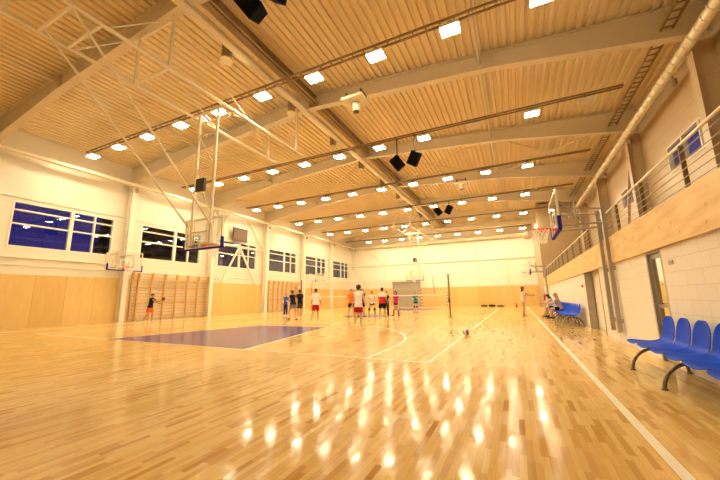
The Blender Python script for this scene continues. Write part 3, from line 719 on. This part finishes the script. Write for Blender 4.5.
# ================================================================== BENCHES
def seat_shell(y):
    """one moulded seat + back, court side is -X; local origin at bench line, y = centre"""
    bm = MB(); n = 9; hw = .272
    # profile from front lip to top of back (x, z)
    pr = [(-.32, .40), (-.30, .42), (-.21, .42), (-.08, .405), (.04, .405), (.13, .425), (.175, .475), (.20, .555), (.225, .67), (.24, .78), (.25, .845)]
    wd = [.7, .9, 1, 1, .98, .94, .90, .90, .90, .76, .35]
    vs = []; fs = []
    for (x, z), k in zip(pr, wd):
        for j in range(n):
            u = -1+2*j/(n-1); cup = .018*(u*u); vs.append((x-(.02*u*u if z > .5 else -.0), y+u*hw*k, z+(cup if z < .5 else 0)))
    for i in range(len(pr)-1):
        for j in range(n-1): fs.append((i*n+j, i*n+j+1, (i+1)*n+j+1, (i+1)*n+j))
    me = bpy.data.meshes.new('seat_shell'); me.from_pydata(vs, [], fs); me.materials.append(M['blue'])
    for p in me.polygons: p.use_smooth = True
    o = bpy.data.objects.new('seat_shell', me); COL.objects.link(o)
    so = o.modifiers.new('s', 'SOLIDIFY'); so.thickness = .014; so.offset = 0
    sb = o.modifiers.new('b', 'SUBSURF'); sb.levels = 1; sb.render_levels = 2
    return o
def arch(y):
    r = .34; pts = [(r*math.cos(a)-.03, y, .012+.335*math.sin(a)) for a in [PI*k/16 for k in range(17)]]
    mb = MB().tube(pts, .022, 10); mb.cyl((-r-.03, y, 0), (-r-.03, y, .02), .035, n=10); mb.cyl((r-.03, y, 0), (r-.03, y, .02), .035, n=10)
    mb.box(-.09, -.01, y-.035, y+.035, .32, .38); return mb
def bench(loc, n, pitch, label, legs, group):
    t = thing('seat_bench', label, 'bench', loc, 0, group)
    for i in range(n):
        o = seat_shell(0); o.parent = t; o.location = (0, .16-pitch*i, 0)
    L = pitch*(n-1)+.4
    MB().box(-.09, -.01, -pitch*(n-1)-.1, .22, .345, .39).build('seat_beam', M['leg'], t)
    for y in legs: autosmooth(arch(y).build('arch_leg', M['leg'], t))
    return t
bench((11.05, .62, 0), 6, .525, 'row of blue moulded seats on arched steel legs in the right foreground', (.0, -1.25, -2.62), 'blue seat benches along the right wall')
fb = bench((11.03, 10.35, 0), 4, .52, 'blue seat bench at the near end of the far row', (-.15, -1.3), 'blue seat benches along the right wall')
for y, l in ((12.45, 'second blue seat bench from the doorway'), (14.55, 'third blue seat bench from the doorway, before the seated players'), (16.65, 'blue seat bench carrying the seated people'), (18.75, 'farthest blue seat bench beside the distant hoop posts')):
    copy_tree(fb, (11.03, y, 0), label=l)

# small fixtures
t = thing('door_plate', 'small grey sign plate on the block wall beside the glazed door', 'sign', (XR, .68, 1.70)); MB().rbox(-.012, 0, -.09, .09, -.035, .035, .004).build('plate', M['grey'], t)
t = thing('fire_alarm', 'small red call point on the block wall left of the doorway', 'fire alarm', (XR, 8.6, 1.52)); MB().rbox(-.05, 0, -.05, .05, -.05, .05, .01).build('alarm_box', M['red'], t)
t = thing('fire_extinguisher', 'red extinguisher hanging near the far right corner', 'fire extinguisher', (XR-.14, 26.0, .75))
autosmooth(MB().cyl((0, 0, 0), (0, 0, .45), .085, n=16).sphere((0, 0, .45), .085).build('cylinder_body', M['red'], t)); MB().cyl((0, 0, .52), (0, 0, .6), .025, n=8).bar((0, -.06, .6), (0, .08, .62), .02).build('valve', M['black'], t); MB().box(.085, .14, -.05, .05, .3, .36).build('wall_bracket', M['black'], t)
def bag(x, y, L, h, label, mat):
    t = thing('sports_bag', label, 'bag', (x, y, 0), 0, 'dark bags by the far wall')
    autosmooth(MB().ell((-L/2, 0, h*.5), (L/2, 0, h*.5), (.14, h*.5), (.14, h*.5), (0, 1, 0)).build('bag_body', mat, t)); MB().tube([(-L*.25, 0, h*.9), (-L*.15, 0, h*1.35), (L*.15, 0, h*1.35), (L*.25, 0, h*.9)], .015, 6).build('handle', mat, t)
bag(5.6, 34.6, .6, .15, 'leftmost dark bag on the floor by the far wall', M['black']); bag(6.45, 34.65, .55, .19, 'middle dark bag on the floor by the far wall', M['black']); bag(7.4, 34.6, .7, .11, 'rightmost dark bag on the floor by the far wall', M['black'])
t = thing('marker_cone', 'small dark red cone on the floor at the far end', 'cone', (9.0, 33.4, 0)); MB().box(-.15, .15, -.15, .15, 0, .02).build('cone_base', M['red'], t); autosmooth(MB().cyl((0, 0, .02), (0, 0, .4), .12, .03, 14).build('cone_body', M['red'], t))

# ================================================================== BALLS
DRD = pm('leather_dark_red', (.16, .015, .012), .6)
def ball_mat(name, cols):
    m, nt, b = newmat(name); n = N(nt); p, x = n.objc()
    a = n.math('ARCTAN2', x[1], x[0]); s = n.math('FLOOR', n.math('MULTIPLY', n.math('ADD', a, n.math('MULTIPLY', x[2], 8)), 3/PI))
    f = n.math('FRACT', n.math('MULTIPLY', s, .16671)); c = n.ramp(f, [(0, cols[0]), (.3, cols[1]), (.45, cols[0]), (.62, cols[2]), (.8, cols[0])])
    c.node.color_ramp.interpolation = 'CONSTANT'
    n.link(c, b.inputs['Base Color']); b.inputs['Roughness'].default_value = .45; return m
def ball(x, y, z, r, label, mat, name='volleyball'):
    o = MB().sphere((0, 0, 0), r, nu=28, nv=18).build(name, mat, None, (x, y, z), True); o.rotation_euler = (.5, .3, .9); tag(o, label, 'ball'); return o
b1 = ball_mat('volleyball_panels', ((.85, .83, .78), (.03, .25, .12), (.5, .05, .04))); b2 = ball_mat('white_ball_panels', ((.85, .8, .7), (.8, .74, .6), (.7, .62, .5)))
ball(7.57, 4.6, .105, .105, 'green, white and red volleyball resting on the floor in mid court', b1)
ball(9.9, 24.2, .105, .105, 'small pale ball on the floor beside the sideline at the far end', b2)
ball(9.55, 4.9, 3.03, .12, 'pale ball in the air beside the rim of the right hoop', b2)
ball(-9.15, 5.9, 1.28, .10, 'dark red ball in the air in front of the boy at the wall bars', DRD, 'basketball')
ball(-1.2, 28.6, 1.0, .11, 'white ball in the air beyond the net near the goal', b2)

# ================================================================== PEOPLE
SK1 = pm('skin_light', (.62, .34, .20), .5, var=.05); SK2 = pm('skin_tan', (.52, .27, .14), .5, var=.05)
HB = pm('hair_brown', (.07, .028, .012), .6, var=.3, scale=40); HD = pm('hair_dark', (.025, .012, .008), .6, var=.3, scale=40); HL = pm('hair_fair', (.35, .18, .06), .6, var=.3, scale=40)
EYE = pm('eye_dark', (.02, .015, .012), .2)
def cl(name, c): return pm('cloth_'+name, c, .9, var=.12, scale=25, spec=.15)
WHT = cl('white', (.80, .76, .70)); REDC = cl('red', (.42, .015, .02)); BLK = cl('black', (.012, .011, .013)); NVY = cl('navy', (.02, .02, .12)); ORG = cl('orange', (.75, .20, .03))
BLU = cl('blue', (.06, .10, .45)); PNK = cl('pink', (.62, .05, .16)); TEA = cl('teal', (.02, .22, .20)); CRM = cl('cream', (.72, .55, .38)); GRY = cl('grey', (.25, .22, .22)); ORS = cl('orange_red', (.80, .12, .03)); DRD = cl('dark_red', (.10, .01, .01))
def two_tone(name, top, low, zc):
    if name in MATS: return MATS[name]
    m, nt, b = newmat(name); n = N(nt); p, x = n.objc()
    f = n.math('GREATER_THAN', x[2], zc); n.link(n.mix(f, low, top), b.inputs['Base Color']); b.inputs['Roughness'].default_value = .85; MATS[name] = m; return m
def dirv(pitch, side=0):
    """direction pointing down, swung forward by pitch and outward (x) by side, degrees"""
    p, s = math.radians(pitch), math.radians(side); return V(math.sin(s)*math.cos(p), math.sin(p), -math.cos(p)*math.cos(s)).normalized()
def person(label, x, y, face, h, skin, hair, shirt, shorts, pose={}, hairstyle='short', sleeve=.5, shortlen=.5, sex='m', shoes=WHT, socks=None, trousers=None, kneepads=None, seat_z=None, extra=None, shirtlen=0, group=None):
    """face = direction the person looks, degrees from +Y towards -X (counter clockwise)"""
    S = h/1.75
    g = lambda k, d: pose.get(k, d)
    lean = math.radians(g('lean', 3)); side = V(1, 0, 0)
    Rl = Matrix.Rotation(-lean, 3, 'X')       # lean forward (+Y)
    wS = .185 if sex == 'm' else .165; wH = .085 if sex == 'm' else .09
    pel = V(0, 0, 0); T = lambda v: pel+Rl @ v
    chest = T(V(0, 0, .38)); neck = T(V(0, -.005, .53)); waist = T(V(0, .0, .16))
    Rh = Rl @ Matrix.Rotation(-math.radians(g('nod', 0)), 3, 'X'); headc = neck+Rh @ V(0, .02, .155)
    J = {}
    for s, k in ((-1, 'l'), (1, 'r')):
        J['h'+k] = V(s*wH, 0, -.02)
        tp, ts, kb = g('leg'+k, (4, 3, 6)); td = dirv(tp, s*ts); J['k'+k] = J['h'+k]+td*.43
        cdv = dirv(tp-kb, s*ts*.5); J['a'+k] = J['k'+k]+cdv*.415; J['f'+k] = g('foot'+k, 0)
        J['s'+k] = T(V(s*wS, 0, .475)); up_, us, eb, eo = g('arm'+k, (3, 10, 12, 0))
        ud = dirv(up_, s*us); J['e'+k] = J['s'+k]+ud*.29
        fd = dirv(up_+eb, s*(us+eo)); J['w'+k] = J['e'+k]+fd*.25; J['hd'+k] = fd
    low = min(J['al'].z, J['ar'].z)-.075
    off = V(0, 0, -low) if seat_z is None else V(0, 0, (seat_z/S)+.115)
    def P(v): return (v+off)*S
    t = thing('person', label, 'person', (x, y, 0), math.radians(face), group)
    b = MB()
    E = lambda mb, a, c, ra, rb, sd=side, **k: mb.ell(P(a), P(c), (ra[0]*S, ra[1]*S), (rb[0]*S, rb[1]*S), sd, **k)
    hipw = .15 if sex == 'm' else .16; wst = .135 if sex == 'm' else .115; cw = .165 if sex == 'm' else .145
    def torso(mb, e, z0=-.04, bottom_flat=False, top=.44):
        f_ = .03 if bottom_flat else 0
        E(mb, T(V(0, 0, z0)), waist, (hipw+e+f_, .10+e+f_), (wst+e, .088+e), ea=0 if bottom_flat else 1)
        E(mb, waist, T(V(0, 0, .36)), (wst+e, .088+e), (cw+e, .108+e))
        E(mb, T(V(0, 0, .34)), T(V(0, 0, top)), (cw+e, .108+e), (cw*.86+e, .075+e))
        E(mb, T(V(-wS*.82, 0, .462)), T(V(wS*.82, 0, .462)), (.055+e, .055+e), (.055+e, .055+e), V(0, 1, 0))
        E(mb, T(V(0, 0, .46)), T(V(0, 0, .50)), (.09+e, .065+e), (.055+e, .055+e))
    torso(b, 0)
    if sex == 'f':
        for s in (-1, 1): b.sphere(P(T(V(s*.06, .062, .34))), .052*S)
    E(b, T(V(0, -.005, .48)), headc+V(0, -.01, -.05), (.052, .054), (.050, .052))
    # head: skull, jaw, nose, ears
    hs = Rh
    def HP(v): return P(headc+hs @ v)
    b.sphere(HP(V(0, -.012, .025)), .093*S, (.83, 1.02, 1.0)); E(b, headc+hs @ V(0, .015, 0), headc+hs @ V(0, .035, -.075), (.062, .07), (.038, .038))
    E(b, headc+hs @ V(0, .086, .02), headc+hs @ V(0, .108, -.018), (.010, .010), (.014, .012), n=8)
    for s in (-1, 1): b.sphere(HP(V(s*.08, -.005, .0)), .024*S, (.4, .7, 1.1), 8, 6)
    for k, s in (('l', -1), ('r', 1)):
        E(b, J['h'+k], J['k'+k], (.082, .088), (.053, .056)); mid = J['k'+k].lerp(J['a'+k], .3)
        E(b, J['k'+k], mid, (.052, .055), (.052, .058)); E(b, mid, J['a'+k], (.052, .056), (.034, .036))
        fa = math.radians(J['f'+k]); cz = J['a'+k]; ft = V(s*.25*math.cos(0), 1, -math.tan(fa) if fa else 0).normalized()
        heel = cz+V(0, -.03, -.045); ball_ = cz+ft*.12+V(0, 0, -.05); toe = cz+ft*.175+V(0, 0, -.055)
        E(b, heel, ball_, (.030, .026), (.040, .022)); E(b, ball_, toe, (.040, .022), (.032, .016)); E(b, cz, heel, (.036, .036), (.032, .028))
        J['foot_'+k] = (heel, ball_, toe)
        E(b, J['s'+k], J['e'+k], (.047, .05), (.036, .036)); m2 = J['e'+k].lerp(J['w'+k], .3)
        E(b, J['e'+k], m2, (.036, .037), (.037, .037)); E(b, m2, J['w'+k], (.037, .037), (.024, .02))
        # hand
        fd = J['hd'+k]; w0 = J['w'+k]; acr = fd.cross(V(s, .15, 0)).normalized()   # across the palm, forward
        if acr.y < 0 and fd.z < -.5: acr = -acr
        nrm = fd.cross(acr).normalized(); pc = w0+fd*.085
        E(b, w0+fd*.01, pc, (.026, .015), (.040, .014), acr)
        cur = nrm*(1 if nrm.x*s < 0 else -1)
        for q, (o_, L) in enumerate(((.032, .066), (.011, .076), (-.011, .070), (-.032, .054))):
            p0 = pc+acr*o_; p1 = p0+(fd+cur*.25+acr*o_*4).normalized()*L*.5; p2 = p1+(fd+cur*.8+acr*o_*4).normalized()*L*.5
            E(b, p0, p1, (.0088, .0088), (.0082, .0082), n=8, cap=2); E(b, p1, p2, (.0082, .0082), (.007, .007), n=8, cap=2)
        p0 = w0+fd*.03+acr*.025; p1 = p0+(fd*.6+acr*.8).normalized()*.035; p2 = p1+(fd*.9+acr*.35+cur*.2).normalized()*.03
        E(b, p0, p1, (.011, .011), (.010, .010), n=8, cap=2); E(b, p1, p2, (.010, .010), (.008, .008), n=8, cap=2)
    body = remesh(b, 'body', .0075*S, skin, t, 1)
    for s in (-1, 1): MB().sphere(HP(V(s*.032, .078, .022)), .010*S, nu=8, nv=6).build('eye', EYE, body, smooth=True)
    MB().ell(HP(V(-.02, .088, -.045)), HP(V(.02, .088, -.045)), (.006*S, .006*S), (.006*S, .006*S), (0, 0, 1), n=8).build('mouth', pm('lip', (.45, .12, .09), .5), body, smooth=True)
    # hair
    hb = MB(); hb.sphere(HP(V(0, -.028, .045)), .098*S, (.92, 1.05, .92))
    if hairstyle in ('bushy',): hb.sphere(HP(V(0, -.02, .06)), .115*S, (1, 1, .95)); hb.sphere(HP(V(0, -.06, .0)), .085*S)
    if hairstyle in ('long',):
        hb.ell(HP(V(0, -.055, .03)), HP(V(0, -.085, -.22)), (.09*S, .06*S), (.075*S, .035*S), side)
        for s in (-1, 1): hb.ell(HP(V(s*.072, -.02, .03)), HP(V(s*.085, .0, -.18)), (.025*S, .04*S), (.02*S, .03*S), side)
    if hairstyle == 'tail': hb.sphere(HP(V(0, -.12, .05)), .035*S); hb.ell(HP(V(0, -.13, .04)), HP(V(0, -.15, -.16)), (.03*S, .025*S), (.015*S, .012*S), side)
    hb.sphere(HP(V(0, -.055, .0)), .078*S, (.95, .8, .9))
    remesh(hb, 'hair', .011*S, hair, t, 1)
    # shirt
    sb = MB(); torso(sb, .022, -.06-shirtlen, True)
    if sleeve > 0:
        for k, s in (('l', -1), ('r', 1)): E(sb, J['s'+k], J['s'+k].lerp(J['e'+k], sleeve), (.064, .064), (.058, .058), eb=0)
    if sleeve > 1.0-.01:
        for k in 'lr': E(sb, J['e'+k], J['e'+k].lerp(J['w'+k], .92), (.052, .052), (.038, .038), eb=0)
    if sex == 'f':
        for s in (-1, 1): sb.sphere(P(T(V(s*.06, .068, .335))), .066*S)
    remesh(sb, 'shirt', .012*S, shirt, t, 1)
    # shorts / trousers
    lb = MB(); lb.ell(P(V(0, 0, -.03)), P(T(V(0, 0, .09))), ((hipw+.018)*S, .118*S), ((wst+.022)*S, .108*S), side, eb=0)
    for k, s in (('l', -1), ('r', 1)):
        if trousers:
            E(lb, J['h'+k], J['k'+k], (.098, .104), (.076, .078)); E(lb, J['k'+k], J['a'+k]+V(0, 0, .02), (.074, .076), (.058, .062), eb=0)
        else: E(lb, J['h'+k], J['h'+k].lerp(J['k'+k], shortlen), (.098, .106), (.10, .104) if shortlen > .4 else (.094, .098), eb=0)
    remesh(lb, 'trousers' if trousers else 'shorts', .012*S, shorts, t, 1)
    for k in 'lr':
        he, ba, to = J['foot_'+k]; sh = MB()
        E(sh, he+V(0, 0, .004), ba+V(0, 0, .004), (.042, .040), (.050, .033)); E(sh, ba+V(0, 0, .004), to+V(0, 0, .004), (.050, .033), (.040, .026)); E(sh, he+V(0, .0, .05), he, (.044, .046), (.044, .042), ea=0)
        so_ = remesh(sh, 'shoe', .010*S, shoes, t, 1)
        if seat_z is None:
            mz = min(v.co.z for v in so_.data.vertices)
            if mz < 0:
                for v in so_.data.vertices: v.co.z = max(v.co.z, 0.0)
        if socks:
            sk = MB(); E(sk, J['a'+k]+V(0, 0, -.0), J['a'+k].lerp(J['k'+k], socks[1]), (.044, .046), (.056, .062), ea=0, eb=0); sk.build('sock', socks[0], t, smooth=True)
        if kneepads: kp = MB(); E(kp, J['k'+k].lerp(J['h'+k], .14), J['k'+k].lerp(J['a'+k], .2), (.066, .072), (.062, .07), ea=.3, eb=.3); kp.build('knee_pad', kneepads, t, smooth=True)
    # keep the body out of the floor
    for v in body.data.vertices: v.co.z = max(v.co.z, .012)
    return t
redtee = two_tone('cloth_white_red_tee', (.80, .74, .68), (.50, .02, .03), 1.24)
person('boy in black shirt and orange shorts leaning by the wall bars', -9.95, 5.7, -60, 1.62, SK2, HB, BLK, ORS, dict(lean=8, legl=(14, 4, 14), legr=(-10, 2, 20), arml=(40, 10, 30, 0), armr=(70, 12, 10, 0)), shortlen=.75)
person('person in blue tracksuit standing before the second wall bars', -5.75, 12.6, -100, 1.58, SK1, HL, BLU, NVY, dict(arml=(30, 8, 60, -10), armr=(30, 8, 60, -10)), sleeve=1, trousers=True, sex='f')
person('girl in black tank top and grey shorts leaning forward by the net', -2.6, 9.3, 60, 1.72, SK1, HB, BLK, GRY, dict(lean=14, legl=(24, 6, 22), legr=(-6, 6, 10), arml=(30, 4, 50, 0), armr=(20, 4, 60, 0)), hairstyle='tail', sleeve=0, shortlen=.6, sex='f', shoes=BLK)
person('young man in black shirt and dark shorts just behind the leaning girl', -3.2, 10.8, 70, 1.76, SK2, HD, BLK, cl('charcoal', (.06, .05, .05)), dict(lean=4), shortlen=.75, sleeve=.6)
person('man in white shirt and dark red shorts seen from behind', -.6, 8.6, 15, 1.72, SK2, HD, WHT, REDC, dict(legl=(-18, 2, 14), legr=(8, 3, 4)), shortlen=.85, sleeve=.9)
person('young man in orange shirt and black shorts across the net', -.35, 12.3, 200, 1.74, SK2, HB, ORG, BLK, dict(legl=(8, 9, 12), legr=(8, 9, 12), arml=(25, 10, 70, -15), armr=(25, 10, 50, 0)), shortlen=.7, shoes=DRD)
person('person in blue shirt half hidden behind the white tank top player', .15, 12.75, 190, 1.78, SK1, HB, BLU, NVY, dict(legl=(8, 9, 10), legr=(8, 9, 12)), shortlen=.7, shoes=NVY)
person('player in white tank top and red shorts with bushy dark hair, walking away', 2.82, 6.75, 6, 1.74, SK1, HD, WHT, REDC, dict(legl=(-6, 2, 10), legr=(6, 2, 6), arml=(0, 13, 10, 0), armr=(0, 12, 10, 0)), hairstyle='bushy', shortlen=.8, sleeve=0, shirtlen=.08)
person('girl in white top and black shorts with spread legs and knee pads', .55, 13.55, 175, 1.66, SK1, HL, WHT, BLK, dict(legl=(14, 16, 16), legr=(14, 16, 16), lean=8, arml=(10, 30, 60, -30), armr=(10, 30, 60, -30)), hairstyle='tail', sleeve=0, shortlen=.3, sex='f', kneepads=BLK)
person('young man in red and white shirt and black shorts beside the net', 2.45, 10.5, 10, 1.74, SK2, HD, redtee, BLK, dict(legl=(-4, 6, 4), legr=(4, 6, 6), arml=(10, 6, 30, 0), armr=(10, 6, 30, 0)), shortlen=.7, sleeve=.7)
person('girl in black top and black leggings between red and pink shirts', 1.55, 13.5, 180, 1.58, SK1, HB, BLK, BLK, dict(), hairstyle='tail', sleeve=.5, trousers=True, sex='f', shoes=BLK)
person('girl in pink shirt, black shorts and red socks', 1.85, 14.5, 170, 1.62, SK1, HB, PNK, BLK, dict(legl=(8, 10, 10), legr=(8, 10, 10), arml=(5, 12, 20, 0)), hairstyle='long', sleeve=.5, shortlen=.35, sex='f', shoes=BLK, socks=(REDC, .8))
person('distant girl in teal shirt and dark shorts before the roller shutter', 1.9, 19.0, 175, 1.58, SK1, HL, TEA, BLK, dict(arml=(40, 25, 60, -20), armr=(40, 25, 60, -20)), hairstyle='tail', sleeve=.6, shortlen=.35, sex='f', shoes=BLK, kneepads=BLK)
person('long haired girl in cream top and shorts holding her arms out on the right', 9.42, 15.7, -82, 1.72, SK2, HB, CRM, CRM, dict(legl=(3, 2, 4), legr=(-2, 2, 4), arml=(55, 5, 30, 0), armr=(60, 5, 25, 0)), hairstyle='long', sleeve=.4, shortlen=.25, sex='f', shoes=cl('tan', (.45, .28, .15)))
sitp = dict(legl=(88, 6, 84), legr=(84, 8, 92), lean=14, arml=(45, 6, 40, -6), armr=(45, 6, 40, -6))
person('dark haired person in pale shirt seated on the blue bench, farther from the camera', 10.92, 14.75, 85, 1.68, SK1, HD, cl('pale_blue', (.5, .5, .6)), BLK, dict(sitp, lean=22, nod=10), hairstyle='long', shortlen=.6, sex='f', shoes=BLK, seat_z=.43, sleeve=.5)
person('fair haired person in patterned top seated on the blue bench nearer the camera', 11.05, 13.3, 85, 1.68, SK1, HL, cl('beige_print', (.45, .30, .22)), BLK, sitp, hairstyle='long', shortlen=.6, sex='f', shoes=BLK, seat_z=.43, sleeve=.5)
